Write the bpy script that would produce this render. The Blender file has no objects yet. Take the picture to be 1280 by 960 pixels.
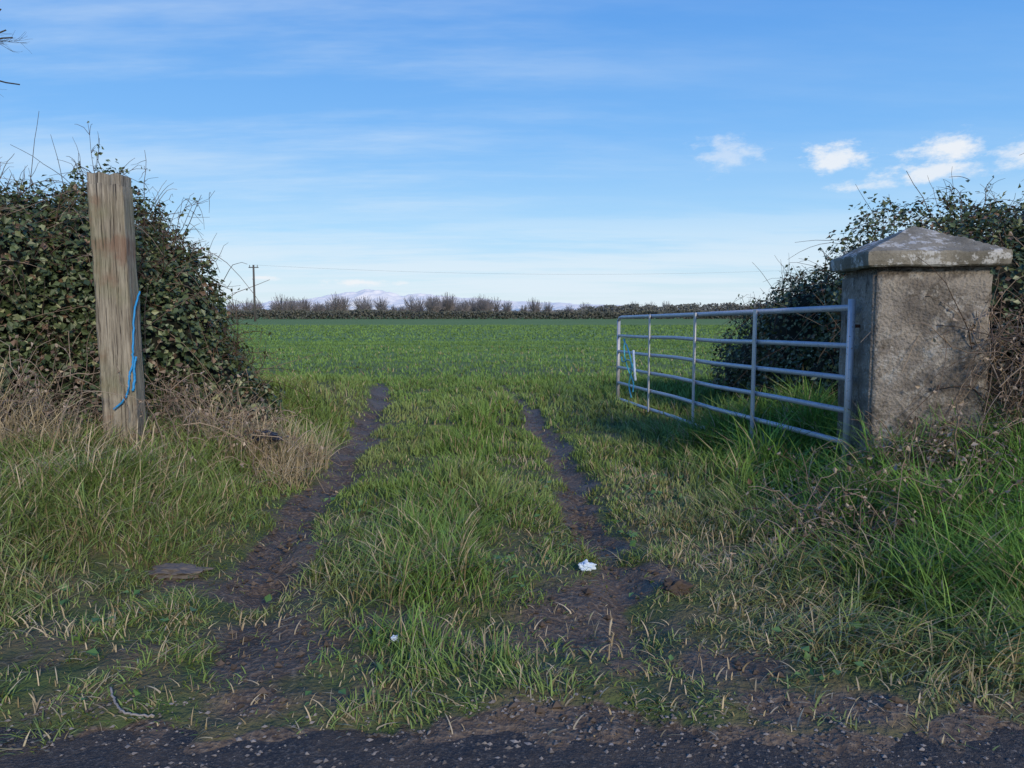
import bpy, bmesh, math
import numpy as np
from mathutils import Vector, Matrix
rng=np.random.default_rng(7)
scene=bpy.context.scene
EYE=1.4
# ------------------------------------------------------------ noise helpers
def _h(ix,iy,iz):
    h=(ix*374761393+iy*668265263+iz*1274126177)&0x7fffffff
    h=((h^(h>>13))*1103515245)&0x7fffffff
    return ((h^(h>>16))&0xffff)/65535.0
def vnoise(x,y,z=0.0):
    x=np.asarray(x,float);y=np.asarray(y,float);z=np.zeros_like(x)+z
    ix=np.floor(x).astype(np.int64);iy=np.floor(y).astype(np.int64);iz=np.floor(z).astype(np.int64)
    fx=x-ix;fy=y-iy;fz=z-iz
    fx=fx*fx*(3-2*fx);fy=fy*fy*(3-2*fy);fz=fz*fz*(3-2*fz)
    def L(a,b,t):return a+(b-a)*t
    a=L(L(_h(ix,iy,iz),_h(ix+1,iy,iz),fx),L(_h(ix,iy+1,iz),_h(ix+1,iy+1,iz),fx),fy)
    b=L(L(_h(ix,iy,iz+1),_h(ix+1,iy,iz+1),fx),L(_h(ix,iy+1,iz+1),_h(ix+1,iy+1,iz+1),fx),fy)
    return L(a,b,fz)
def fbm(x,y,z=0.0,o=4):
    s=0;a=.5;t=0
    for i in range(o):
        s=s+a*vnoise(np.asarray(x)*2**i+17.3*i,np.asarray(y)*2**i+5.1*i,np.asarray(z)*2**i+3.7*i);t+=a;a*=.5
    return s/t
def sstep(a,b,x):
    t=np.clip((np.asarray(x,float)-a)/(b-a),0,1);return t*t*(3-2*t)
# ------------------------------------------------------------ terrain
LY=[2.6,3.2,3.7,4.4,5.5,6.7,8.1,10.7,13.9,15.5,18,24,40]
LX=[-1.15,-1.18,-1.25,-1.38,-1.40,-1.5,-1.63,-1.92,-2.35,-2.9,-4.2,-8,-20]
RX=[.62,.58,.56,.58,.52,.50,.43,.28,-.2,-.7,-2.0,-6,-18]
def rut(x,y):
    wob=.12*(vnoise(y*1.1,x*0+9.)-.5)
    wl=.14+.08*vnoise(y*1.3,x*0+3.);wr=.10+.07*vnoise(y*1.6,x*0+13.)
    dl=np.abs(x-np.interp(y,LY,LX)-wob);dr=np.abs(x-np.interp(y,LY,RX)-wob)
    f=1-sstep(13.5,17,y)
    return np.exp(-(dl/wl)**2)*f,np.exp(-(dr/wr)**2)*f
def mudmask(x,y):
    x=np.asarray(x,float);y=np.asarray(y,float)
    a,b=rut(x,y)
    n=fbm(x*3.1,y*3.1,6.,5)
    m=np.maximum(1.15*a*(1-.35*sstep(9,13,y)),1.05*b*(1-.3*sstep(7,13,y)))
    m=m*(.4+.6*sstep(3.4,4.3,y))
    p=0
    p=np.maximum(p,.98*np.exp(-((x+1.3)/.38)**2-((y-4.0)/.48)**2))
    p=np.maximum(p,.85*np.exp(-((x+1.9)/.38)**2-((y-3.9)/.22)**2))
    p=np.maximum(p,.66*np.exp(-((x-.5)/.38)**2-((y-3.9)/.75)**2))
    p=np.maximum(p,.53*np.exp(-((x-.45)/.9)**2-((y-3.0)/.6)**2))
    p=np.maximum(p,.45*np.exp(-((x+1.4)/1.6)**2-((y-3.0)/.5)**2))
    p=np.maximum(p,.40*np.exp(-((y-2.6)/.2)**2))
    m=np.maximum(m,p)
    m=m+(n-.5)*2.1*np.clip(m*2,0,1)
    m=np.maximum(m,1-sstep(2.36,2.52,y+(n-.5)*.7-.02*x))
    return np.clip(m,0,1)
def height(x,y):
    x=np.asarray(x,float);y=np.asarray(y,float)
    a,b=rut(x,y)
    near=sstep(2.45,3.6,y)
    h=-.03+.055*sstep(2.2,2.75,y)
    h=h-.07*(a+b)*near*(1-sstep(9,15,y)*.6)
    h=h+.04*np.exp(-((x+.45)/.55)**2)*near*(1-sstep(9,16,y))
    lb=sstep(-1.75,-2.9,x)*sstep(2.7,5.2,y)*(1-sstep(10,16,y))*.42
    rb=sstep(1.7,3.0,x)*sstep(2.6,5.0,y)*(1-sstep(7,10,y))*.33
    h=h+lb+rb
    h=h+near*(.12*(fbm(x*1.3,y*1.3,1.,4)-.5))*(1-sstep(25,60,y)*.5)
    h=h+near*mudmask(x,y)*.09*(fbm(x*7,y*7,4.,3)-.5)
    h=h+sstep(1.8,2.5,y)*(1-near)*(.05*(fbm(x*1.5,y*2.5,2.,3)-.5)+.07*(fbm(x*9,y*9,7.,4)-.5))
    return h
# ------------------------------------------------------------ mesh helpers
def raw_mesh(name,co,faces_list,col=None,smooth=True):
    me=bpy.data.meshes.new(name)
    me.vertices.add(len(co));me.vertices.foreach_set("co",np.ascontiguousarray(co,dtype=np.float32).ravel())
    idx=np.concatenate([f.ravel() for f in faces_list]).astype(np.int32)
    cnt=np.concatenate([np.full(len(f),f.shape[1],dtype=np.int32) for f in faces_list])
    st=np.concatenate([[0],np.cumsum(cnt)[:-1]]).astype(np.int32)
    me.loops.add(len(idx));me.loops.foreach_set("vertex_index",idx)
    me.polygons.add(len(cnt));me.polygons.foreach_set("loop_start",st)
    me.update(calc_edges=True)
    me.polygons.foreach_set("use_smooth",np.full(len(cnt),smooth))
    if col is not None:
        at=me.attributes.new("Col","FLOAT_COLOR","POINT")
        c=np.ones((len(co),4),np.float32);c[:,:3]=col
        at.data.foreach_set("color",c.ravel())
    return me
def add_obj(name,me,mat=None,parent=None):
    ob=bpy.data.objects.new(name,me);scene.collection.objects.link(ob)
    if mat: me.materials.append(mat)
    if parent: ob.parent=parent
    return ob
def empty(name):
    e=bpy.data.objects.new(name,None);scene.collection.objects.link(e);return e
def blades(pos,h,w,az,lean,col,levels=(0,.4,.75),droop=.35,tipc=1.25):
    n=len(pos);K=len(levels)
    d=np.stack([np.cos(az),np.sin(az),np.zeros(n)],1)
    fa=az+np.pi/2+rng.uniform(-1.2,1.2,n)
    s=np.stack([np.cos(fa),np.sin(fa),np.zeros(n)],1)
    V=np.zeros((n,2*K+1,3),np.float32);C=np.zeros((n,2*K+1,3),np.float32)
    def P(t):
        z=h*(t-droop*np.clip(lean,0,1.3)*t*t)
        return pos+d*(lean*h*t**1.7)[:,None]+np.array([0,0,1.])*z[:,None]
    for k,t in enumerate(levels):
        ww=(w*(1-.55*t*t)*.5)[:,None];p=P(t)
        V[:,2*k]=p-s*ww;V[:,2*k+1]=p+s*ww
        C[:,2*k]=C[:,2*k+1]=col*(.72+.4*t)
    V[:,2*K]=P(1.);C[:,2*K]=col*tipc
    base=(np.arange(n)*(2*K+1))[:,None]
    fl=[]
    q=[np.array([[2*k,2*k+1,2*k+3,2*k+2]])+base for k in range(K-1)]
    if q: fl.append(np.concatenate(q))
    fl.append(np.array([[2*K-2,2*K-1,2*K]])+base)
    return V.reshape(-1,3),fl,np.clip(C.reshape(-1,3),0,1)
def tubes(P,R,sides=4):
    M,K,_=P.shape
    T=np.gradient(P,axis=1);T/=np.linalg.norm(T,axis=2,keepdims=True)+1e-9
    ref=np.zeros_like(T);ref[...,0]=.31;ref[...,1]=.87;ref[...,2]=.38
    A=np.cross(T,ref);A/=np.linalg.norm(A,axis=2,keepdims=True)+1e-9
    B=np.cross(T,A)
    an=np.arange(sides)*2*np.pi/sides
    V=P[:,:,None,:]+R[:,:,None,None]*(A[:,:,None,:]*np.cos(an)[None,None,:,None]+B[:,:,None,:]*np.sin(an)[None,None,:,None])
    i=np.arange(M)[:,None,None]*K*sides;k=np.arange(K-1)[None,:,None]*sides;s=np.arange(sides)[None,None,:];s2=(s+1)%sides
    F=np.stack([i+k+s,i+k+s2,i+k+sides+s2,i+k+sides+s],-1).reshape(-1,4)
    return V.reshape(-1,3),F
def merge(parts):
    Vs=[];Cs=[];F={};o=0
    for V,fl,C in parts:
        Vs.append(V);Cs.append(np.broadcast_to(C,V.shape))
        for f in fl:F.setdefault(f.shape[1],[]).append(f+o)
        o+=len(V)
    return np.concatenate(Vs),[np.concatenate(v) for v in F.values()],np.concatenate(Cs)
def leaves(c,nrm,size,col,fold=.25,aspect=.62):
    n=len(c)
    r=rng.normal(size=(n,3));t=np.cross(nrm,r);t/=np.linalg.norm(t,axis=1,keepdims=True)+1e-9
    b=np.cross(nrm,t);s=size[:,None]
    V=np.stack([c-t*s*.5,c-b*s*aspect*.5+nrm*s*fold*.5,c+t*s*.5,c+b*s*aspect*.5+nrm*s*fold*.5],1)
    V[:,1]-=t*s*.08;V[:,3]-=t*s*.08
    base=(np.arange(n)*4)[:,None]
    F=np.concatenate([np.array([[0,1,2]])+base,np.array([[0,2,3]])+base])
    C=np.repeat(col[:,None,:],4,1)
    return V.reshape(-1,3),[F],C.reshape(-1,3)
# ------------------------------------------------------------ materials
def newmat(name):
    m=bpy.data.materials.new(name);m.use_nodes=True
    nt=m.node_tree;nt.nodes.clear();return m,nt
class G:
    def __init__(s,nt):s.nt=nt
    def n(s,t,**kw):
        nd=s.nt.nodes.new(t)
        for k,v in kw.items():setattr(nd,k,v)
        return nd
    def l(s,a,b):s.nt.links.new(a,b)
    def m(s,op,a,b=None,c=None,clamp=False):
        nd=s.n('ShaderNodeMath',operation=op);nd.use_clamp=clamp
        for i,v in enumerate((a,b,c)):
            if v is None:continue
            if isinstance(v,(int,float)):nd.inputs[i].default_value=v
            else:s.l(v,nd.inputs[i])
        return nd.outputs[0]
    def mix(s,f,a,b):
        nd=s.n('ShaderNodeMix',data_type='RGBA')
        for i,v in ((0,f),(6,a),(7,b)):
            if isinstance(v,(int,float)):nd.inputs[i].default_value=v
            elif isinstance(v,tuple):nd.inputs[i].default_value=(*v,1)
            else:s.l(v,nd.inputs[i])
        return nd.outputs[2]
    def noise(s,vec,scale,det=4,rough=.55):
        nd=s.n('ShaderNodeTexNoise');nd.inputs['Scale'].default_value=scale;nd.inputs['Detail'].default_value=det;nd.inputs['Roughness'].default_value=rough
        if vec is not None:s.l(vec,nd.inputs['Vector'])
        return nd.outputs['Fac']
    def ramp(s,f,a,b):
        nd=s.n('ShaderNodeMapRange');nd.interpolation_type='SMOOTHSTEP'
        s.l(f,nd.inputs[0]);nd.inputs[1].default_value=a;nd.inputs[2].default_value=b;return nd.outputs[0]
    def obj(s,scale=(1,1,1)):
        tc=s.n('ShaderNodeTexCoord');mp=s.n('ShaderNodeMapping');s.l(tc.outputs['Object'],mp.inputs[0]);mp.inputs['Scale'].default_value=scale;return mp.outputs[0]
    def out(s,col,rough=.8,bump=None,bs=.3,bd=.01,spec=.3,metal=0.,diffuse=False):
        o=s.n('ShaderNodeOutputMaterial')
        if diffuse:
            p=s.n('ShaderNodeBsdfDiffuse');s.l(col,p.inputs[0]);s.l(p.outputs[0],o.inputs[0]);return
        p=s.n('ShaderNodeBsdfPrincipled')
        if isinstance(col,tuple):p.inputs['Base Color'].default_value=(*col,1)
        else:s.l(col,p.inputs['Base Color'])
        if isinstance(rough,(int,float)):p.inputs['Roughness'].default_value=rough
        else:s.l(rough,p.inputs['Roughness'])
        p.inputs['Specular IOR Level'].default_value=spec;p.inputs['Metallic'].default_value=metal
        if bump is not None:
            b=s.n('ShaderNodeBump');b.inputs['Strength'].default_value=bs;b.inputs['Distance'].default_value=bd
            s.l(bump,b.inputs['Height']);s.l(b.outputs[0],p.inputs['Normal'])
        s.l(p.outputs[0],o.inputs[0])
def attrmat(name,rough=.6,spec=.3,diffuse=False):
    m,nt=newmat(name);g=G(nt);a=g.n('ShaderNodeAttribute',attribute_name='Col');g.out(a.outputs['Color'],rough,spec=spec,diffuse=diffuse);return m
M_grass=attrmat('grass_blades',.5,.3,True)
M_leaf=attrmat('hedge_leaves',.45,.4)
M_twig=attrmat('twigs',.85,.15,True)
M_far=attrmat('distant_foliage',.95,.05,True)
# ground
m,nt=newmat('ground_soil_grass');g=G(nt)
v=g.obj();at=g.n('ShaderNodeAttribute',attribute_name='mud')
n1=g.noise(v,3.,5);n2=g.noise(v,40.,3);n3=g.noise(v,.12,4,.6);n4=g.noise(g.obj((.03,.5,1)),1.,4)
gr=g.mix(n3,(.115,.205,.05),(.17,.26,.075));gr=g.mix(g.ramp(n4,.4,.7),gr,(.20,.27,.09))
sep=g.n('ShaderNodeSeparateXYZ');g.l(v,sep.inputs[0])
nearf=g.ramp(sep.outputs[1],28.,9.)
under=g.mix(g.ramp(n1,.35,.65),(.08,.11,.035),(.14,.12,.06))
gr=g.mix(nearf,gr,under)
mud=g.mix(g.ramp(n1,.3,.7),(.072,.052,.036),(.145,.108,.076));mud=g.mix(g.ramp(n2,.45,.7),mud,(.20,.155,.11))
col=g.mix(g.ramp(at.outputs['Fac'],.3,.6),gr,mud)
rg=g.m('SUBTRACT',.95,g.m('MULTIPLY',at.outputs['Fac'],.35))
g.out(col,rg,g.m('ADD',n2,g.m('MULTIPLY',n1,2.)),.8,.025,.25);M_ground=m
m,nt=newmat('wet_muddy_asphalt');g=G(nt);v=g.obj()
n1=g.noise(v,2.2,5,.65);n2=g.noise(v,90.,3,.7);n3=g.noise(v,14.,4)
c=g.mix(g.ramp(n1,.40,.62),(.045,.045,.046),(.095,.076,.060));c=g.mix(g.m('MULTIPLY',g.ramp(n2,.48,.7),.7),c,(.19,.17,.145))
c=g.mix(g.m('MULTIPLY',g.ramp(n3,.5,.8),.5),c,(.025,.022,.02))
g.out(c,g.m('ADD',.5,g.m('MULTIPLY',n1,.6)),g.m('ADD',g.m('MULTIPLY',n3,2.),n2),.9,.015,.25);M_road=m
m,nt=newmat('galvanised_steel');g=G(nt);v=g.obj()
n1=g.noise(v,9.,5);n2=g.noise(v,60.,3)
c=g.mix(n1,(.36,.38,.42),(.60,.62,.65));c=g.mix(g.ramp(n2,.60,.72),c,(.24,.18,.12))
g.out(c,.5,n2,.15,.002,.5,.3);M_steel=m
m,nt=newmat('lichened_concrete');g=G(nt);v=g.obj()
n1=g.noise(v,2.5,6,.65);n2=g.noise(v,9.,6,.65);n3=g.noise(v,55.,4,.7);vo=g.n('ShaderNodeTexVoronoi');vo.inputs['Scale'].default_value=45;g.l(v,vo.inputs['Vector'])
c=g.mix(g.ramp(n1,.38,.62),(.18,.16,.135),(.33,.30,.255))
c=g.mix(g.ramp(n2,.52,.66),c,(.42,.395,.345));c=g.mix(g.m('MULTIPLY',g.ramp(g.noise(v,5.3,5,.65),.52,.66),.9),c,(.11,.096,.078))
c=g.mix(g.m('MULTIPLY',g.ramp(n3,.5,.8),.5),c,(.06,.055,.05));c=g.mix(g.m('MULTIPLY',g.ramp(g.noise(v,3.3,7,.7),.58,.64),.75),c,(.46,.45,.41))
g.out(c,.95,g.m('ADD',g.m('MULTIPLY',n3,1.2),g.m('ADD',g.m('MULTIPLY',vo.outputs['Distance'],.8),g.m('MULTIPLY',n2,2.))),.9,.018,.15);M_conc=m
m,nt=newmat('lichened_cap');g=G(nt);v=g.obj()
n1=g.noise(v,3.,6,.65);n2=g.noise(v,7.,8,.75);n3=g.noise(v,60.,4,.7)
c=g.mix(g.ramp(n1,.35,.65),(.15,.14,.11),(.28,.26,.21));c=g.mix(g.ramp(n2,.51,.57),c,(.50,.50,.47));c=g.mix(g.ramp(n3,.5,.8),c,(.08,.075,.06))
g.out(c,.95,n3,.7,.01,.15);M_cap=m
m,nt=newmat('weathered_wood');g=G(nt);v=g.obj((1,1,.06));v2=g.obj()
n1=g.noise(v,45.,5,.6);n2=g.noise(v2,3.,5);n3=g.noise(g.obj((1,1,.03)),110.,3)
c=g.mix(g.ramp(n1,.3,.7),(.19,.165,.125),(.40,.36,.28));c=g.mix(g.m('MULTIPLY',g.ramp(n2,.50,.62),.6),c,(.22,.12,.08));c=g.mix(g.ramp(n3,.56,.66),c,(.055,.045,.038))
c=g.mix(g.m('MULTIPLY',g.ramp(g.noise(v2,2.1,4),.5,.7),.5),c,(.20,.21,.12))
g.out(c,.9,g.m('ADD',n1,n3),.9,.015,.15);M_wood=m
def plain(name,c,r=.7,ns=30.,amt=.35):
    m,nt=newmat(name);g=G(nt);v=g.obj();n=g.noise(v,ns,4)
    g.out(g.mix(n,tuple(x*(1-amt) for x in c),tuple(min(1,x*(1+amt)) for x in c)),r,n,.4,.004);return m
M_rope=plain('blue_twine_fibre',(.03,.28,.60),.5);M_teal=plain('teal_twine_fibre',(.08,.42,.50),.5);M_white=plain('white_paper',(.62,.72,.80),.8,20,.1)
M_stone=plain('grey_stone',(.15,.13,.11),.85,8.);M_rag=plain('dark_plastic',(.02,.025,.045),.3);M_pole=plain('pole_timber',(.10,.095,.09),.9)
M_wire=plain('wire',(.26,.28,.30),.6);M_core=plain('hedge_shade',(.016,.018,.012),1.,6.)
M_rust=plain('rusty_iron',(.12,.05,.03),.8)
m,nt=newmat('hazy_snowy_rock');g=G(nt);v=g.obj();sep=g.n('ShaderNodeSeparateXYZ');g.l(v,sep.inputs[0])
n1=g.noise(v,.009,8,.75)
f=g.ramp(g.m('ADD',sep.outputs[2],g.m('MULTIPLY',g.m('SUBTRACT',n1,.5),420.)),0.,60.)
g.out(g.mix(f,(.46,.56,.62),(1.,.96,.86)),1.,spec=0.);M_mtn=m  # distance haze is painted into the bluish rock colour
# ------------------------------------------------------------ ground sheet
def axis(lo,hi,st,far_lo,far_hi,gr=1.07):
    a=list(np.arange(lo,hi,st));s=st;x=a[-1]
    while x<far_hi:s*=gr;x+=s;a.append(x)
    s=st;x=lo;b=[]
    while x>far_lo:s*=gr;x-=s;b.append(x)
    return np.array(b[::-1]+a)
xs=axis(-4.,4.,.03,-9000,9000);ys=axis(1.8,10,.03,-300,9500)
X,Y=np.meshgrid(xs,ys);Z=height(X,Y)
co=np.stack([X.ravel(),Y.ravel(),Z.ravel()],1);nx=len(xs);ny=len(ys)
i=(np.arange(ny-1)[:,None]*nx+np.arange(nx-1)[None,:]).ravel()
me=raw_mesh('ground',co,[np.stack([i,i+1,i+nx+1,i+nx],1)])
at=me.attributes.new('mud','FLOAT','POINT');at.data.foreach_set('value',mudmask(X,Y).ravel().astype(np.float32))
add_obj('ground',me,M_ground)
xr=np.linspace(-60,60,241);yr=np.linspace(-4.2,2.7,60);XX,YY=np.meshgrid(xr,yr)
co=np.stack([XX.ravel(),YY.ravel(),np.zeros(XX.size)-.006-.04*sstep(2.5,2.7,YY.ravel())+.012*(fbm(XX*1.2,YY*1.2).ravel()-.5)],1)
i=(np.arange(59)[:,None]*241+np.arange(240)[None,:]).ravel()
add_obj('road',raw_mesh('road',co,[np.stack([i,i+1,i+242,i+241],1)]),M_road)
def pebbles(n,px,py,smin,smax,c0,c1,lift=.3):
    ico=np.array([[1,0,0],[-1,0,0],[0,1,0],[0,-1,0],[0,0,1],[0,0,-1.]])
    F=np.array([[0,2,4],[2,1,4],[1,3,4],[3,0,4],[2,0,5],[1,2,5],[3,1,5],[0,3,5]])
    s=smin+(smax-smin)*rng.random(n)**3
    V=ico[None]*(1+rng.normal(0,.25,(n,6,1)));V=V*s[:,None,None]*np.array([1,.8,.55])
    a=rng.uniform(0,6.28,n);ca,sa=np.cos(a)[:,None],np.sin(a)[:,None]
    x=V[...,0]*ca-V[...,1]*sa;y=V[...,0]*sa+V[...,1]*ca
    z=np.maximum(height(px,py),-.008)
    V=np.stack([x+px[:,None],y+py[:,None],V[...,2]+(z+s*lift)[:,None]],-1)
    c=c0+(c1-c0)*rng.random((n,1));C=np.repeat(c[:,None],6,1)
    return V.reshape(-1,3),[(F[None]+(np.arange(n)*6)[:,None,None]).reshape(-1,3)],C.reshape(-1,3)
n=18000;px=rng.uniform(-4,4,n);py=1.9+.75*rng.random(n)
k=rng.random(n)<sstep(.35,.6,fbm(px*2,py*4,5.,3));px=px[k];py=py[k];n=len(px)
p1=pebbles(n,px,py,.0015,.012,np.array([.06,.052,.045]),np.array([.30,.27,.24]))
n=5000;px=rng.uniform(-2.8,2.2,n);py=rng.uniform(2.5,6,n);k=mudmask(px,py)>.5;px=px[k];py=py[k]
p2=pebbles(len(px),px,py,.004,.026,np.array([.06,.043,.03]),np.array([.15,.112,.08]))
V,F,C=merge([p1,p2]);add_obj('gravel',raw_mesh('gravel',V,F,C,False),attrmat('gravel_stone',.85))
# ------------------------------------------------------------ grass
def lerp(a,b,t):return a+(b-a)*t
parts=[]
bands=[(2.3,5.2,3900,.0054,(0,.35,.7)),(5.2,9,2100,.0085,(0,.55)),(9,16,650,.0155,(0,.5)),(16,36,100,.038,(0,)),(36,80,11,.11,(0,))]
for y0,y1,den,wd,lv in bands:
    hw=.8*y1+1.;n=int((y1-y0)*2*hw*den)
    x=rng.uniform(-hw,hw,n);y=rng.uniform(y0,y1,n);k=np.abs(x)<.72*y+1.1;x=x[k];y=y[k]
    md=mudmask(x,y);cl=fbm(x*2.6,y*2.6,11.,3);cl2=fbm(x*.7,y*.7,21.,3);cl3=fbm(x*7,y*7,41.,2);n=len(x)
    left=sstep(-1.6,-2.3,x)*sstep(2.9,4.2,y)*(1-sstep(8.5,11,y));right=sstep(1.05,2.1,x)*sstep(2.4,3.3,y)*(1-sstep(6.5,11,y)*.8)
    mid=np.exp(-((x+.35)/.45)**2)*sstep(2.6,3.1,y)*(1-sstep(9,13,y))
    tramp=(1-left)*(1-right)*(1-sstep(4.2,5.8,y))*(1-.6*mid)
    prob=(1-sstep(.32,.72,md))*(1-.4*tramp*sstep(.52,.38,cl3))*(.5+.5*sstep(.35,.55,cl3))
    prob=np.maximum(prob,.07)*sstep(2.30,2.48,y+(cl-.5)*.8-.04*x)
    k=rng.random(n)<prob
    x,y,md,cl,cl2,cl3,left,right,mid,tramp=[q[k] for q in (x,y,md,cl,cl2,cl3,left,right,mid,tramp)];n=len(x)
    hh=.064+.035*sstep(7,14,y)+.12*left+.28*right+.13*mid*sstep(.3,.6,cl)
    hh=hh*(.5+.7*sstep(.3,.65,cl)+.5*sstep(.35,.7,cl3))*(1-.5*sstep(.1,.5,md))*rng.uniform(.35,1.25,n)
    if y0>=16: hh=.10*rng.uniform(.6,1.3,n)*(1 if y0<30 else 1.25)
    lush=np.clip(right*.9+mid*.5+.15,0,1)[:,None];t=rng.random((n,1))
    c=lerp(np.array([.125,.19,.05]),np.array([.25,.335,.11]),t)
    c=lerp(c,np.array([.12,.255,.05])*(.7+.75*t),lush*.8)
    c=lerp(c,np.array([.31,.33,.15]),(sstep(.40,.7,cl2)*(1-right))[:,None]*.55)
    far=sstep(7,16,y)[:,None];c=lerp(c,np.array([.15,.25,.07])*(.8+.5*t)*(.85+.35*fbm(x*.15,y*.6,2.,3))[:,None],far)
    ps=.06+.32*left*sstep(.35,.6,cl2)+.09*mid+.14*right*(1-sstep(1.6,3,x))+.24*tramp+.12*(x>.7)*(y<8)*(1-right)
    st=rng.random(n)<ps*(y<30)
    c[st]=lerp(np.array([.24,.19,.10]),np.array([.50,.43,.27]),rng.random((st.sum(),1)))
    az=rng.uniform(0,6.283,n)
    wind=fbm(x*1.7,y*1.7,31.,3)*14.;az=np.where(rng.random(n)<.4,wind+rng.normal(0,.4,n),az)
    lean=rng.uniform(.1,1.,n)+.5*right*rng.random(n)+.25*left+.9*tramp*rng.random(n)
    z=height(x,y)-.008
    w=wd*rng.uniform(.6,1.35,n)*(1+.25*right)
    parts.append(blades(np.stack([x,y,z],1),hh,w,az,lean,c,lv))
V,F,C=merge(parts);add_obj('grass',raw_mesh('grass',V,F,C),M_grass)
print('grass verts',len(V))
parts=[]
def tuss(cx,cy,rx,ry,n,h,lean=.7,c0=(.30,.24,.14),c1=(.62,.52,.35),w=.006):
    r=np.sqrt(rng.random(n));a=rng.uniform(0,6.283,n);x=cx+rx*r*np.cos(a);y=cy+ry*r*np.sin(a)
    az=np.arctan2(y-cy,x-cx)+rng.normal(0,1.3,n);c=lerp(np.array(c0),np.array(c1),rng.random((n,1)))
    parts.append(blades(np.stack([x,y,height(x,y)-.01],1),h*rng.uniform(.3,1.25,n),w*rng.uniform(.6,1.3,n),az,lean*rng.uniform(.2,1.9,n),c,(0,.3,.6,.82),.45,1.1))
for a in [(-3.55,5.1,.35,.3,360,.6),(-3.9,5.4,.3,.3,260,.68),(-3.2,5.2,.2,.2,130,.42),(-2.35,6.3,.3,.35,440,.5),(-2.0,6.7,.35,.45,520,.46),(-1.85,6.1,.22,.3,240,.34),(-2.35,5.4,.4,.3,180,.30),(-3.1,4.9,.9,.6,620,.32),(-4.2,5.2,.5,.4,320,.5),(-2.7,4.4,.7,.5,380,.22),(-3.,3.7,.8,.4,300,.16),
          (3.5,5.0,.4,.3,300,.5),(4.0,5.2,.5,.4,380,.65),(4.5,5.5,.5,.4,300,.7),(2.9,4.8,.4,.25,160,.28),(-2.9,7.1,.5,.4,250,.45),
          (-1.5,3.2,.9,.3,220,.08),(.6,3.1,.9,.4,300,.08),(.1,6.5,.25,1.2,120,.12),(1.1,5.5,.3,1.5,380,.11),(1.3,4.,.4,.8,250,.13),(.1,4.6,.2,.8,90,.1),(0,2.6,2.6,.18,300,.07)]:tuss(*a)
V,F,C=merge(parts);add_obj('dry_grass',raw_mesh('dry_grass',V,F,C),M_grass)
n=2600;x=rng.uniform(-4,3.6,n);y=rng.uniform(2.5,6.5,n);k=(mudmask(x,y)<.4)&(fbm(x*3,y*3,61.,2)>.52);x=x[k];y=y[k];n=len(x)
nn=rng.normal(0,.5,(n,3))+np.array([0,0,1.]);nn/=np.linalg.norm(nn,axis=1,keepdims=True)
V,F,C=leaves(np.stack([x,y,height(x,y)+rng.uniform(.02,.07,n)],1),nn,rng.uniform(.02,.055,n),lerp(np.array([.06,.14,.035]),np.array([.14,.24,.07]),rng.random((n,1))),.3,.8)
add_obj('broad_leaved_weeds',raw_mesh('weeds',V,F,C,False),M_leaf)
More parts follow.
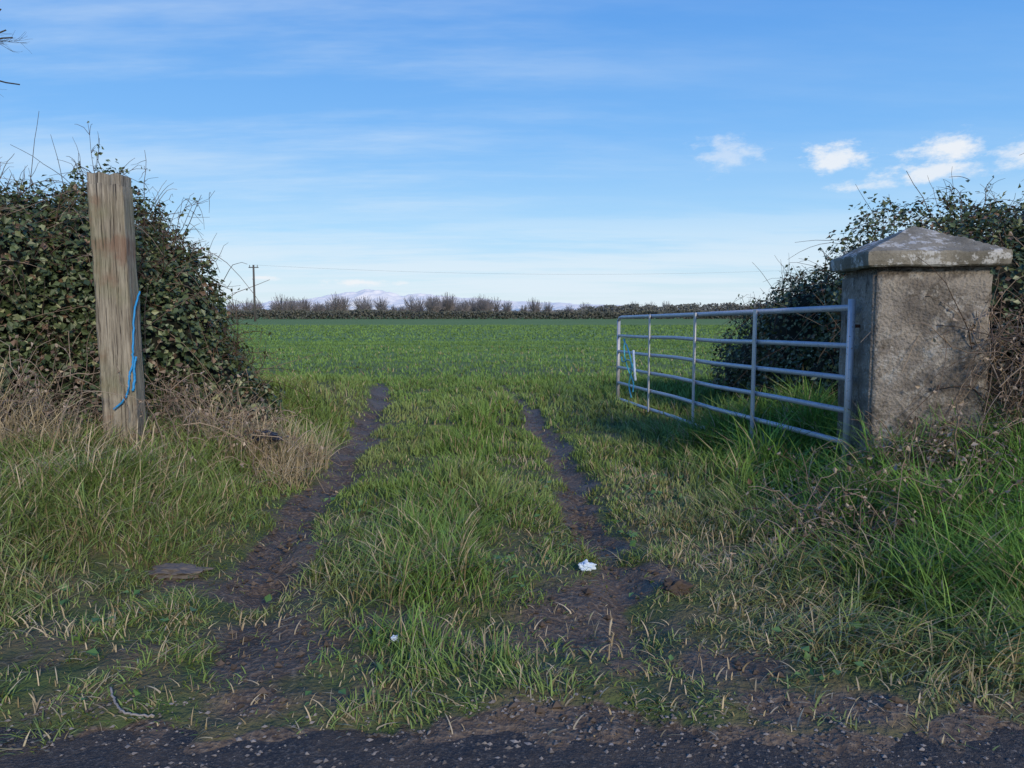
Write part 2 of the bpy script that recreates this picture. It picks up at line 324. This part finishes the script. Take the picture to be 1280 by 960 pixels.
# ------------------------------------------------------------ hedges
def arcs(org,dirs,L,droop,K=7,wig=.05):
    n=len(org);t=np.linspace(0,1,K)
    P=org[:,None]+dirs[:,None]*(L[:,None]*t)[...,None];P[...,2]-=(droop*L)[:,None]*t**2.2
    P[:,1:]+=np.cumsum(rng.normal(0,wig,(n,K-1,3))*(L/K)[:,None,None],1);return P
def hedge(name,E,nl,nsh,seed,leafsize=.058,coreS=.78):
    global rng
    rng=np.random.default_rng(seed);E=np.array(E,float)
    par=empty(name)
    area=(E[:,3]*E[:,4]+E[:,3]*E[:,5]+E[:,4]*E[:,5]);ei=rng.choice(len(E),int(nl*3.4),p=area/area.sum())
    u=rng.normal(size=(len(ei),3));u/=np.linalg.norm(u,axis=1,keepdims=True)
    c=E[ei,:3];r=E[ei,3:6];p=c+u*r
    lump=fbm(p[:,0]*2.3,p[:,1]*2.3,p[:,2]*2.3,3);l2=fbm(p[:,0]*7,p[:,1]*7,p[:,2]*7,2)
    sc=.60+.62*lump+.34*l2+rng.normal(0,.05,len(ei))-.15*rng.random(len(ei))**2
    p=c+u*r*sc[:,None]
    ins=np.zeros(len(p),bool)
    for e in E: ins|=(((p-e[:3])/e[3:6])**2).sum(1)<.55
    k=(~ins)&(p[:,2]>height(p[:,0],p[:,1])-.02)
    p=p[k][:nl];u=u[k][:nl];lump=lump[k][:nl];l2=l2[k][:nl];n=len(p);print(name,n)
    nr=u+rng.normal(0,.65,(n,3))+np.array([0,0,.35]);nr/=np.linalg.norm(nr,axis=1,keepdims=True)
    t=rng.random((n,1))
    col=lerp(np.array([.030,.052,.022]),np.array([.11,.148,.060]),t*np.clip((lump+l2)*.85,.2,1)[:,None])
    q=rng.random(n);pale=(q<.10);col[pale]=lerp(np.array([.17,.21,.10]),np.array([.30,.32,.17]),rng.random((pale.sum(),1)))
    br=(q>.92);col[br]=lerp(np.array([.09,.06,.04]),np.array([.24,.16,.10]),rng.random((br.sum(),1)))
    parts=[leaves(p,nr,leafsize*rng.uniform(.45,1.3,n),col,.3,.75)]
    j=rng.choice(n,nsh*8);j=j[(u[j,2]>.05)][:nsh];m=len(j)
    d=u[j]*.6+rng.normal(0,.45,(m,3))+np.array([0,0,.75]);d/=np.linalg.norm(d,axis=1,keepdims=True)
    L=rng.uniform(.3,.85,m);L[rng.random(m)<.2]*=1.45
    P=arcs(p[j]-u[j]*.15,d,L,rng.uniform(0,.9,m),7,.18)
    R=np.linspace(.0052,.0022,P.shape[1])[None]*rng.uniform(.7,1.3,(m,1))
    tv,tf=tubes(P,R,3);tc=np.repeat(lerp(np.array([.06,.035,.025]),np.array([.17,.12,.085]),rng.random((m,1))),P.shape[1]*3,0)
    twp=[(tv,[tf],tc)]
    mm=m*7;jj=rng.integers(0,m,mm);kk=rng.integers(1,6,mm);o=P[jj,kk];dd=rng.normal(0,1,(mm,3))+np.array([0,0,.5]);dd/=np.linalg.norm(dd,axis=1,keepdims=True)
    P2=arcs(o,dd,rng.uniform(.06,.32,mm),rng.uniform(0,.6,mm),4,.2);tv,tf=tubes(P2,np.linspace(.0028,.0015,4)[None]*np.ones((mm,1)),3);twp.append((tv,[tf],np.array([[.12,.085,.065]])))
    ln=int(m*10);jj=rng.integers(0,m,ln);f=rng.random(ln)**1.3*(P.shape[1]-1.01);k0=f.astype(int);pp=P[jj,k0]+(P[jj,k0+1]-P[jj,k0])*(f-k0)[:,None]+rng.normal(0,.03,(ln,3))
    nr=rng.normal(size=(ln,3));nr/=np.linalg.norm(nr,axis=1,keepdims=True)
    parts.append(leaves(pp,nr,leafsize*rng.uniform(.35,.95,ln),lerp(np.array([.035,.06,.02]),np.array([.13,.16,.06]),rng.random((ln,1))),.3,.75))
    s=int(nsh*2.6);j=rng.integers(0,n,s);d=rng.normal(0,.6,(s,3))+np.array([0,0,.3]);d/=np.linalg.norm(d,axis=1,keepdims=True)
    P3=arcs(p[j]+u[j]*.02,d,rng.uniform(.2,.9,s),rng.uniform(0,.9,s));tv,tf=tubes(P3,np.linspace(.004,.002,7)[None]*np.ones((s,1)),3);twp.append((tv,[tf],np.repeat(lerp(np.array([.07,.05,.04]),np.array([.30,.24,.18]),rng.random((s,1))),21,0)))
    V,F,C=merge(parts);add_obj('leaves',raw_mesh(name+'_leaves',V,F,C,False),M_leaf,par)
    V,F,C=merge(twp);add_obj('stems',raw_mesh(name+'_stems',V,F,C),M_twig,par)
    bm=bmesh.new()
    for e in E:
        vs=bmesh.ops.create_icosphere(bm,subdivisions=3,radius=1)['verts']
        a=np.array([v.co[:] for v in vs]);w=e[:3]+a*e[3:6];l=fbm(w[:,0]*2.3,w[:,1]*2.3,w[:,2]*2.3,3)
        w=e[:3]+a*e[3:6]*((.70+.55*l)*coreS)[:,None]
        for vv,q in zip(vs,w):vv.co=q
    me=bpy.data.meshes.new(name+'_core');bm.to_mesh(me);bm.free();add_obj('dark_shade_core',me,M_core,par)  # dark filler stops see-through; its colour stands in for shade inside the hedge
    return par
E=[]
r=np.random.default_rng(3)
for x in np.arange(-9.,-4.,.62):
    for yy in (6.9,8.0):
        top=1.52+.40*r.random()
        E.append((x+r.uniform(-.2,.2),yy+r.uniform(-.25,.25),top-.25,r.uniform(.65,1.0),r.uniform(.7,1.),r.uniform(.75,1.05)))
    E.append((x,7.0,.55,.9,1.1,.75))
E+=[(-3.75,7.0,1.5,.6,.75,.85),(-3.45,7.2,1.38,.45,.7,.78),(-3.12,7.0,1.05,.38,.6,.62),(-3.12,7.3,1.25,.34,.6,.72),(-3.6,6.6,.7,.6,.6,.6),(-3.75,8.1,1.1,.5,.7,.7),(-3.5,8.3,.7,.5,.7,.6),(-2.85,7.2,.6,.38,.6,.5),(-2.6,7.3,.4,.3,.5,.35),(-4.2,9.3,.8,.6,.8,.6),(-4.9,11,.6,.7,1.2,.65),(-4.3,6.3,.8,.5,.5,.7)]
hedge('bramble_hedge',E,118000,850,11)
E=[]
for x in np.arange(4.6,10.5,.62):
    for yy in (7.2,8.5):
        top=1.45+.4*r.random()+.05*(x-4)
        E.append((x+r.uniform(-.2,.2),yy+r.uniform(-.25,.25),top-.2,r.uniform(.7,1.0),r.uniform(.7,1.),r.uniform(.8,1.1)))
    E.append((x,7.2,.55,.9,1.2,.75))
E+=[(3.9,8.0,1.2,.6,.9,.8),(3.75,8.2,.6,.6,1.,.6),(3.6,9.4,1.05,.55,.9,.75),(3.6,9.5,.5,.6,1.,.55),(3.8,10.8,.75,.6,1.,.75),(4.3,9.8,1.2,.8,.9,.75),(4.9,11,1.,.9,1.,.8),(3.75,12,.45,.5,.8,.55),(4.6,6.3,.9,.6,.6,.8),(5.3,6.2,1.15,.7,.7,.9),(4.2,6.9,1.3,.5,.6,.85)]
hedge('bramble_hedge',E,112000,850,12)
rng=np.random.default_rng(5);parts=[];lp=[]
def dead(cx,cy,cz,sx,sy,n,L0,L1,up,c0=(.12,.085,.065),c1=(.44,.35,.26),bias=(0,0,0)):
    o=np.stack([cx+rng.normal(0,sx,n),cy+rng.normal(0,sy,n),np.zeros(n)],1);o[:,2]=height(o[:,0],o[:,1])+cz*rng.random(n)
    d=rng.normal(0,.55,(n,3))+np.array([0,0,up])+np.array(bias);d/=np.linalg.norm(d,axis=1,keepdims=True)
    P=arcs(o,d,rng.uniform(L0,L1,n),rng.uniform(.2,1.3,n),8,.16);P[...,2]=np.maximum(P[...,2],height(P[...,0],P[...,1])+.02)
    tv,tf=tubes(P,np.linspace(.005,.0018,8)[None]*rng.uniform(.5,1.2,(n,1)),3);parts.append((tv,[tf],np.repeat(lerp(np.array(c0),np.array(c1),rng.random((n,1))),24,0)))
    q=P[rng.integers(0,n,n*4),rng.integers(2,8,n*4)]+rng.normal(0,.02,(n*4,3));nn=rng.normal(size=(n*4,3));nn/=np.linalg.norm(nn,axis=1,keepdims=True)
    lp.append(leaves(q,nn,rng.uniform(.012,.045,n*4),lerp(np.array([.09,.055,.035]),np.array([.42,.34,.25]),rng.random((n*4,1))),.4,.7))
dead(3.55,5.05,.9,.28,.15,420,.4,1.1,.8);dead(4.1,5.2,1.,.4,.25,480,.5,1.2,.8);dead(2.9,4.85,.25,.35,.15,300,.3,.8,.4,bias=(-.3,-.3,0))
dead(2.2,4.3,.14,.35,.2,280,.3,.8,.35,bias=(-.3,-.3,0));dead(2.6,5.0,.3,.15,.2,130,.3,.6,.5);dead(-3.6,5.6,.5,.5,.25,160,.4,.9,.7);dead(-2.5,6.3,.4,.3,.3,200,.3,.8,.6)
dead(2.1,5.1,.1,.15,.15,60,.2,.5,.4)
V,F,C=merge(parts);p=empty('dead_brambles');add_obj('stems',raw_mesh('dead_stems',V,F,C),M_twig,p)
V,F,C=merge(lp);add_obj('withered_leaves',raw_mesh('dead_leaves',V,F,C,False),M_leaf,p)
# ------------------------------------------------------------ gate
gate=empty('field_gate')
def tube_obj(name,pts,rad,mat,parent,sides=12,caps=True):
    P=np.array(pts,float)[None];R=np.full((1,P.shape[1]),rad) if np.isscalar(rad) else np.array(rad)[None]
    V,F=tubes(P,R,sides);K=P.shape[1];fl=[F]
    if caps: fl.append(np.array([list(range(sides))[::-1],list(range((K-1)*sides,K*sides))]))
    return add_obj(name,raw_mesh(name,V,fl),mat,parent)
A=np.array([2.40,5.45]);B=np.array([1.58,11.4])
def gp(t,z):
    q=A+(B-A)*t;return (q[0],q[1],z-.11*t)
rails=[1.43,1.16,.93,.695,.465,.225]
tube_obj('top_rail',[gp(0,1.43),gp(.5,1.425),gp(.975,1.43),gp(.99,1.42),gp(1,1.385)],.024,M_steel,gate)
for i,z in enumerate(rails[1:]):
    tube_obj('rail_%d'%(i+1),[gp(0,z),gp(.2,z-.006*(i%2)),gp(.4,z-.010),gp(.6,z+.006),gp(.8,z-.004),gp(1,z)],.021,M_steel,gate)
tube_obj('hinge_stile',[gp(0,.19),gp(0,1.49)],.026,M_steel,gate)
tube_obj('latch_stile',[gp(1,.15),gp(1,1.39)],.026,M_steel,gate)
for i,t in enumerate((.24,.48,.74)):
    q=gp(t,0);x0,y0=q[0]-.036,q[1]-.006;zt=1.445-.11*t;zb=.20-.11*t
    bm=bmesh.new();bmesh.ops.create_cube(bm,size=1)
    for vv in bm.verts:vv.co=Vector((x0+vv.co.x*.012,y0+vv.co.y*.08,(zt+zb)/2+vv.co.z*(zt-zb)))
    bmesh.ops.bevel(bm,geom=bm.edges[:],offset=.002,segments=1);me=bpy.data.meshes.new('brace');bm.to_mesh(me);bm.free();add_obj('upright_%d'%(i+1),me,M_steel,gate)
tube_obj('hinge_pin_top',[(2.40,5.45,1.30),(2.5,5.47,1.30)],.012,M_rust,gate)
tube_obj('hinge_pin_bottom',[(2.40,5.45,.42),(2.5,5.47,.42)],.012,M_rust,gate)
def rope(name,pts,rad,mat,parent=None,sub=8):
    pts=np.array(pts,float);K=len(pts);t=np.linspace(0,K-1,K*sub)
    P=np.stack([np.interp(t,range(K),pts[:,i]) for i in range(3)],1)
    kern=np.ones(sub)/sub;Q=P.copy()
    for i in range(3):Q[sub//2:-sub//2+1,i]=np.convolve(P[:,i],kern,'valid')
    Q+=rng.normal(0,.0015,Q.shape);return tube_obj(name,Q,rad,mat,parent,6)
tw=empty('baler_twine')
b=np.array(gp(.93,1.0))
rope('strand_1',[b+(-.03,0,.12),b+(-.05,-.1,-.05),b+(-.04,-.3,-.25),b+(.02,-.6,-.45),b+(-.04,-.9,-.55)],.010,M_teal,tw)
rope('strand_2',[b+(-.03,.1,.1),b+(-.05,-.45,.02),b+(-.04,-.8,-.2),b+(-.04,-.5,-.5),b+(-.06,-.9,-.62)],.010,M_teal,tw)
rope('strand_3',[b+(-.04,.2,-.15),b+(-.06,0,-.22),b+(-.05,-.7,-.12),b+(-.05,-1.1,-.3)],.009,M_teal,tw)
rope('strand_4',[b+(-.05,-.95,.0),b+(-.06,-1.1,-.2),b+(-.05,-1.15,-.38)],.016,M_white,tw)
# ------------------------------------------------------------ pillar
def rough_box(name,cx,cy,z0,z1,hx,hy,yaw,mat,parent,cuts=14,amp=.006,topfn=None):
    bm=bmesh.new();bmesh.ops.create_cube(bm,size=2)
    bmesh.ops.bevel(bm,geom=bm.edges[:],offset=.06,segments=2,affect='EDGES')
    bmesh.ops.subdivide_edges(bm,edges=[e for e in bm.edges if e.calc_length()>1],cuts=cuts,use_grid_fill=True)
    c,s=math.cos(yaw),math.sin(yaw)
    for v in bm.verts:
        x,y,z=v.co
        x*=hx;y*=hy;zz=z0+(z1-z0)*(z+1)/2
        n=float(fbm(x*9+cx,y*9+cy,zz*9,3))-.5;n2=float(fbm(x*2,y*2,zz*2,2))-.5
        k=1+(n*amp*2+n2*amp*2)/max(hx,.05);x*=k;y*=k
        if topfn:x,y,zz=topfn(x,y,zz)
        v.co=(cx+x*c-y*s,cy+x*s+y*c,zz)
    me=bpy.data.meshes.new(name);bm.to_mesh(me);bm.free()
    me.polygons.foreach_set('use_smooth',np.ones(len(me.polygons),bool));
    return add_obj(name,me,mat,parent)
pil=empty('stone_gate_pillar');yaw=math.radians(-7)
rough_box('shaft',2.856,5.53,-.15,1.705,.375,.375,yaw,M_conc,pil,cuts=22,amp=.012)
bm=bmesh.new();hw=.44;N=26;gridv={}
for i in range(N+1):
    for j in range(N+1):
        a=-1+2*i/N;b=-1+2*j/N;x=a*hw;y=b*hw;z=1.80+(1-max(abs(a),abs(b)))*.215+.016*(float(fbm(x*8,y*8,3.,3))-.5)*2
        gridv[i,j]=bm.verts.new((x,y,z))
for i in range(N):
    for j in range(N):bm.faces.new((gridv[i,j],gridv[i+1,j],gridv[i+1,j+1],gridv[i,j+1]))
ring=[(i,0) for i in range(N)]+[(N,j) for j in range(N)]+[(i,N) for i in range(N,0,-1)]+[(0,j) for j in range(N,0,-1)]
prev=[gridv[k] for k in ring]
for lev,(zz,sc) in enumerate([(1.785,1.012),(1.74,1.01),(1.712,1.0),(1.703,.97)]):
    cur=[]
    for k in ring:
        v=gridv[k];x,y=v.co.x*sc,v.co.y*sc;q=.014*(float(fbm(x*12,y*12,zz*12,2))-.5)*2;cur.append(bm.verts.new((x*(1+q),y*(1+q),zz+q*.5)))
    for a in range(len(ring)):b_=(a+1)%len(ring);bm.faces.new((prev[a],cur[a],cur[b_],prev[b_]))
    prev=cur
bm.faces.new(prev[::-1])
bmesh.ops.recalc_face_normals(bm,faces=bm.faces[:]);bmesh.ops.rotate(bm,verts=bm.verts[:],cent=(0,0,0),matrix=Matrix.Rotation(yaw,3,'Z'));bmesh.ops.translate(bm,verts=bm.verts[:],vec=(2.856,5.53,0))
me=bpy.data.meshes.new('cap');bm.to_mesh(me);bm.free();add_obj('cap',me,M_cap,pil)
# ------------------------------------------------------------ post
post=empty('wooden_gate_post')
def ptop(x,y,z):
    if z>2.2: z+=-.06*x+.05*y-.008*math.sin(x*60)
    x+=-.02*(z-1.2)/1.2
    return x,y,z
rough_box('timber',-2.83,5.55,-.1,2.365,.120,.10,math.radians(6),M_wood,post,cuts=22,amp=.007,topfn=ptop)
yf=5.43
rope('blue_rope',[(-2.695,5.6,1.55),(-2.695,5.5,1.42),(-2.695,5.46,1.15),(-2.695,5.45,1.02),(-2.715,yf,.97),(-2.72,yf-.005,.86),(-2.75,yf-.008,.78),(-2.83,yf-.012,.71)],.007,M_rope,post)
rope('blue_rope_band',[(-2.685,5.48,1.08),(-2.695,5.455,1.0),(-2.69,5.46,.93),(-2.70,5.44,.84)],.009,M_rope,post)
# ------------------------------------------------------------ small items
def crumple(name,loc,r,flat,mat,seed,amp=.6,sub=4):
    bm=bmesh.new();bmesh.ops.create_icosphere(bm,subdivisions=sub,radius=1)
    for v in bm.verts:
        c=v.co.copy();n=float(fbm(c.x*2.2+seed,c.y*2.2,c.z*2.2,4))-.5
        c*=1+amp*n*2;v.co=(loc[0]+c.x*r[0],loc[1]+c.y*r[1],loc[2]+c.z*flat)
    me=bpy.data.meshes.new(name);bm.to_mesh(me);bm.free();return add_obj(name,me,mat)
def gz(x,y):return float(height(np.array([x]),np.array([y]))[0])
crumple('crumpled_tissue',(.39,3.93,gz(.39,3.93)+.04),(.042,.032),.022,M_white,3,.9)
crumple('paper_scrap',(-.47,2.98,gz(-.47,2.98)+.05),(.014,.012),.010,M_white,8,.9,3)
crumple('flat_stone',(-1.80,4.0,gz(-1.8,4.0)+.02),(.14,.08),.03,M_stone,12,.8)
crumple('mud_clod',(.80,3.65,gz(.8,3.65)+.015),(.07,.05),.035,plain('mud_brown',(.08,.06,.045),.95),15,.8)
crumple('plastic_bag',(-2.12,6.5,gz(-2.12,6.5)+.20),(.16,.1),.045,M_rag,19,.9)
rope('fallen_twig',[(-1.45,2.66,.05),(-1.38,2.56,.035),(-1.32,2.51,.03),(-1.22,2.50,.03)],.004,plain('twig_bark',(.3,.27,.24),.9))
# ------------------------------------------------------------ distance
rng=np.random.default_rng(21)
n=22000;x=rng.uniform(-80,80,n);hh=1.1+.7*fbm(x*.12,x*0,1.,3);z=rng.random(n)**.8*hh*(1+.2*vnoise(x*.9,x*0+4))
y=150+rng.normal(0,.8,n)+.04*x;nn=rng.normal(size=(n,3))+np.array([0,-.5,.3]);nn/=np.linalg.norm(nn,axis=1,keepdims=True)
c=lerp(np.array([.08,.095,.085]),np.array([.20,.19,.15]),rng.random((n,1))*(.5+.5*(z/3))[:,None])
V,F,C=leaves(np.stack([x,y,z],1),nn,rng.uniform(.25,.6,n),c)
add_obj('distant_hedge',raw_mesh('distant_hedge',V,F,C,False),M_far)
n=18000;x=rng.uniform(14,80,n);top=3.0*sstep(6,24,x)*(.7+.55*fbm(x*.12,x*0,7.,3)+.35*(vnoise(x*.8,x*0+2.)-.5));z=rng.random(n)*top;y=185+rng.normal(0,2.5,n)
nn=rng.normal(size=(n,3))+np.array([0,-.5,.3]);nn/=np.linalg.norm(nn,axis=1,keepdims=True)
c=lerp(np.array([.11,.12,.115]),np.array([.20,.20,.18]),rng.random((n,1)))
V,F,C=leaves(np.stack([x,y,z],1),nn,rng.uniform(.3,.7,n),c)
PP=[];RR=[]
for cx in np.concatenate([rng.uniform(-80,-8,44),rng.uniform(-8,16,12),rng.uniform(-75,-50,12),rng.uniform(-24,-6,12),rng.uniform(16,60,14)]):
    cy=rng.uniform(190,240);H=rng.uniform(3.4,6.9)*(.72 if cx>8 else 1);n2=130
    ct=np.array([cx,cy,H*.58]);u=rng.normal(size=(n2,3));u/=np.linalg.norm(u,axis=1,keepdims=True)
    tip=ct+u*np.array([H*.42,H*.42,H*.40])*rng.uniform(.6,1.05,(n2,1))
    o=np.array([cx,cy,0])+np.stack([0*tip[:,0],0*tip[:,0],H*rng.uniform(.15,.5,n2)],1)+(tip-ct)*np.array([.25,.25,.0])
    t=np.linspace(0,1,5)[None,:,None];P=o[:,None]*(1-t)+tip[:,None]*t+rng.normal(0,.05*H/5,(n2,5,3))*(t>0)
    PP.append(P);RR.append(np.linspace(.05,.028,5)[None]*np.ones((n2,1)))
    PP.append(np.array([[[cx,cy,z] for z in np.linspace(0,H*.75,5)]]));RR.append(np.linspace(.14,.05,5)[None])
P=np.concatenate(PP);R=np.concatenate(RR);tv,tf=tubes(P,R,3)
V2,F2,C2=merge([(V,F,C),(tv,[tf],np.array([[.23,.21,.205]]))])
n=14000;x=rng.uniform(-90,30,n);z=rng.random(n)*(1.1+1.4*fbm(x*.07,x*0,9.,3));y=242+rng.normal(0,2,n);nn=rng.normal(size=(n,3));nn/=np.linalg.norm(nn,axis=1,keepdims=True)
L=leaves(np.stack([x,y,z],1),nn,rng.uniform(.4,.9,n),lerp(np.array([.17,.19,.20]),np.array([.23,.24,.25]),rng.random((n,1))))
V2,F2,C2=merge([(V2,F2,C2),L]);add_obj('distant_trees',raw_mesh('distant_trees',V2,F2,C2,False),M_far)
pu=[-3000,-2500,-2150,-2000,-1850,-1720,-1580,-1460,-1330,-1180,-1020,-880,-730,-560,-420,-260,-80,100,300,440,560,700,900,1200,1900,2600]
ph=[40,60,95,95,125,140,175,205,235,200,150,155,158,130,135,118,112,98,86,100,80,65,60,55,30,20]
gx=np.linspace(-3000,2600,700);gy=np.linspace(6200,8000,80);XX,YY=np.meshgrid(gx,gy);pr=np.interp(XX,pu,ph)
d=np.abs(YY-7000-120*np.sin(XX/300));ZZ=pr*np.clip(1-d/750,0,1)**.8*(1+.45*(fbm(XX/140,YY/140,0.,5)-.5))+14*(fbm(XX/60,YY/60,0.,3)-.5)-2
i=(np.arange(79)[:,None]*700+np.arange(699)[None,:]).ravel()
add_obj('snowy_mountains',raw_mesh('snowy_mountains',np.stack([XX.ravel(),YY.ravel(),ZZ.ravel()],1),[np.stack([i,i+1,i+701,i+700],1)]),M_mtn)
up=empty('utility_pole');tube_obj('pole',[(-37,111,-.2),(-37,111,4),(-37,111,8.1)],[.17,.15,.13],M_pole,up,8)
tube_obj('crossarm',[(-37.7,111,7.75),(-36.3,111,7.75)],.07,M_pole,up,6)
for k,dx in enumerate((-.55,0,.55)):tube_obj('insulator_%d'%k,[(-37+dx,111,7.8),(-37+dx,111,8.1)],.05,M_stone,up,6)
up2=empty('utility_pole');tube_obj('pole',[(64,125,-.2),(64,125,4),(64,125,9.3)],[.15,.13,.11],M_pole,up2,8);tube_obj('crossarm',[(63.3,125,8.9),(64.7,125,8.9)],.07,M_pole,up2,6)
t=np.linspace(0,1,40);pl=empty('power_line')
P=np.stack([-37+101*t,111+14*t,8.1+1.0*t-1.5*4*t*(1-t)],1);tube_obj('wire',P,.011,M_wire,pl,4)
# bare tree whose branch tips reach into the top-left corner
rng=np.random.default_rng(2);tr=empty('bare_tree');PP=[];RR=[]
def grow(p,d,L,r,dep,sp=.65):
    K=6;P=[np.array(p,float)];dd=np.array(d,float);dd/=np.linalg.norm(dd)
    for k in range(K-1):
        dd=dd+rng.normal(0,.13,3)+np.array([0,0,.04]);dd/=np.linalg.norm(dd);P.append(P[-1]+dd*L/(K-1))
    PP.append(np.array(P));RR.append(np.linspace(r,r*.6,K))
    if dep==0:return
    for c in range(4 if dep>1 else 5):
        k=rng.integers(1,6);nd=dd+rng.normal(0,sp,3);grow(P[k],nd,L*rng.uniform(.5,.75),r*.5,dep-1,sp)
grow((-7.6,8.4,0),(0,0,1),3.2,.16,0)
for d in [(-.5,.2,1),(.1,-.3,1),(-.2,.5,.9),(-.8,-.3,.7)]:grow((-7.6,8.4,3.0),d,2.2,.09,3)
grow((-7.55,8.4,2.9),(.9,-.2,.75),1.7,.05,2)
for q in [(-6.1,8.1,4.2),(-6.1,8.1,4.1),(-6.1,8.1,4.02),(-6.0,8.1,4.25)]:grow(q,(1,-.1,.0),.55,.010,3,.42)
tv,tf=tubes(np.array(PP),np.array(RR),5);add_obj('trunk_and_branches',raw_mesh('tree',tv,[tf],np.array([[.07,.06,.05]])),M_twig,tr)
# ------------------------------------------------------------ camera
cam=bpy.data.cameras.new('camera');co_=bpy.data.objects.new('camera',cam);scene.collection.objects.link(co_);scene.camera=co_
cam.lens=27;cam.sensor_width=36;cam.clip_end=30000;cam.clip_start=.05
co_.location=(0,0,EYE);co_.rotation_euler=(math.radians(90-5.36),0,0)
# ------------------------------------------------------------ light
SE,SR=math.radians(22),math.radians(157)
sd=bpy.data.lights.new('sun','SUN');sd.energy=2.8;sd.angle=math.radians(9);sd.color=(1,.86,.68);so=bpy.data.objects.new('sun',sd);scene.collection.objects.link(so)
sv=Vector((math.sin(SR)*math.cos(SE),math.cos(SR)*math.cos(SE),math.sin(SE)));so.rotation_euler=sv.to_track_quat('Z','Y').to_euler()
w=bpy.data.worlds.new('World');scene.world=w;w.use_nodes=True;nt=w.node_tree;nt.nodes.clear();g=G(nt)
sky=g.n('ShaderNodeTexSky');sky.sky_type='NISHITA';sky.sun_disc=False;sky.sun_elevation=SE;sky.sun_rotation=SR;sky.air_density=1.;sky.dust_density=.6;sky.ozone_density=2.
tc=g.n('ShaderNodeTexCoord');sep=g.n('ShaderNodeSeparateXYZ');g.l(tc.outputs['Generated'],sep.inputs[0]);X,Y,Z=sep.outputs
az=g.m('ARCTAN2',X,Y);el=g.m('ARCSINE',Z)
zz=g.m('ADD',g.m('MAXIMUM',Z,0.),.12);cmb=g.n('ShaderNodeCombineXYZ');g.l(g.m('DIVIDE',X,zz),cmb.inputs[0]);g.l(g.m('DIVIDE',Y,zz),cmb.inputs[1])
mp=g.n('ShaderNodeMapping');g.l(cmb.outputs[0],mp.inputs[0]);mp.inputs['Rotation'].default_value=(0,0,math.radians(-14));mp.inputs['Scale'].default_value=(.45,1.5,1);mp.inputs['Location'].default_value=(6.3,4.2,0)
c1=g.noise(mp.outputs[0],1.1,6,.62);side=g.ramp(az,.35,-.25)
cir=g.m('MULTIPLY',g.ramp(c1,.40,.74),g.m('ADD',.25,g.m('MULTIPLY',side,.75)));cir=g.m('MULTIPLY',cir,g.ramp(el,.62,.28))
low=g.m('MULTIPLY',g.ramp(el,.17,.03),g.ramp(c1,.34,.60))
cir=g.m('MULTIPLY',g.m('MAXIMUM',g.m('MULTIPLY',cir,.6),low),.75)
cmb2=g.n('ShaderNodeCombineXYZ');g.l(az,cmb2.inputs[0]);g.l(g.m('MULTIPLY',el,2.0),cmb2.inputs[1]);cn=g.noise(cmb2.outputs[0],30.,5,.66)
cum=None
for a0,e0,sa,se,st in [(.268,.191,.045,.024,.5),(.391,.179,.044,.021,.95),(.505,.1787,.046,.021,1.),(.4917,.155,.07,.015,.9),(.4266,.145,.055,.009,.7),(.585,.166,.05,.020,.8),(-.194,.0373,.065,.0055,1.),(-.3145,.0419,.028,.004,.9)]:
    dx=g.m('DIVIDE',g.m('SUBTRACT',az,a0),sa);dy=g.m('DIVIDE',g.m('SUBTRACT',el,e0),se)
    r2=g.m('SQRT',g.m('ADD',g.m('MULTIPLY',dx,dx),g.m('MULTIPLY',dy,dy)))
    vv=g.m('ADD',g.m('SUBTRACT',1.,r2),g.m('MULTIPLY',g.m('SUBTRACT',cn,.5),2.6));vv=g.m('MULTIPLY',g.ramp(vv,.0,.9),st)
    cum=vv if cum is None else g.m('MAXIMUM',cum,vv)
cr=g.n('ShaderNodeValToRGB');g.l(g.m('MULTIPLY',el,1.6),cr.inputs[0]);e=cr.color_ramp.elements
e[0].position=0.;e[0].color=(.70,.84,.92,1);e[1].position=1.;e[1].color=(.05,.21,.70,1)
for p_,c_ in ((.06,(.62,.82,.97)),(.16,(.40,.70,1.)),(.34,(.20,.50,.96)),(.62,(.095,.34,.86))):
    q=e.new(p_);q.color=(*c_,1)
vm=g.n('ShaderNodeVectorMath',operation='SCALE');g.l(cr.outputs[0],vm.inputs[0]);k=1/.12;vm.inputs[3].default_value=k
col=g.mix(.88,sky.outputs[0],vm.outputs[0])
col=g.mix(cir,col,(.76*k,.87*k,.96*k));col=g.mix(g.m('MULTIPLY',cum,.92),col,(.88*k,.91*k,.95*k))
bg=g.n('ShaderNodeBackground');g.l(col,bg.inputs[0]);bg.inputs[1].default_value=.12;o=g.n('ShaderNodeOutputWorld');g.l(bg.outputs[0],o.inputs[0])
scene.view_settings.view_transform='Standard';scene.view_settings.look='None';scene.view_settings.exposure=0
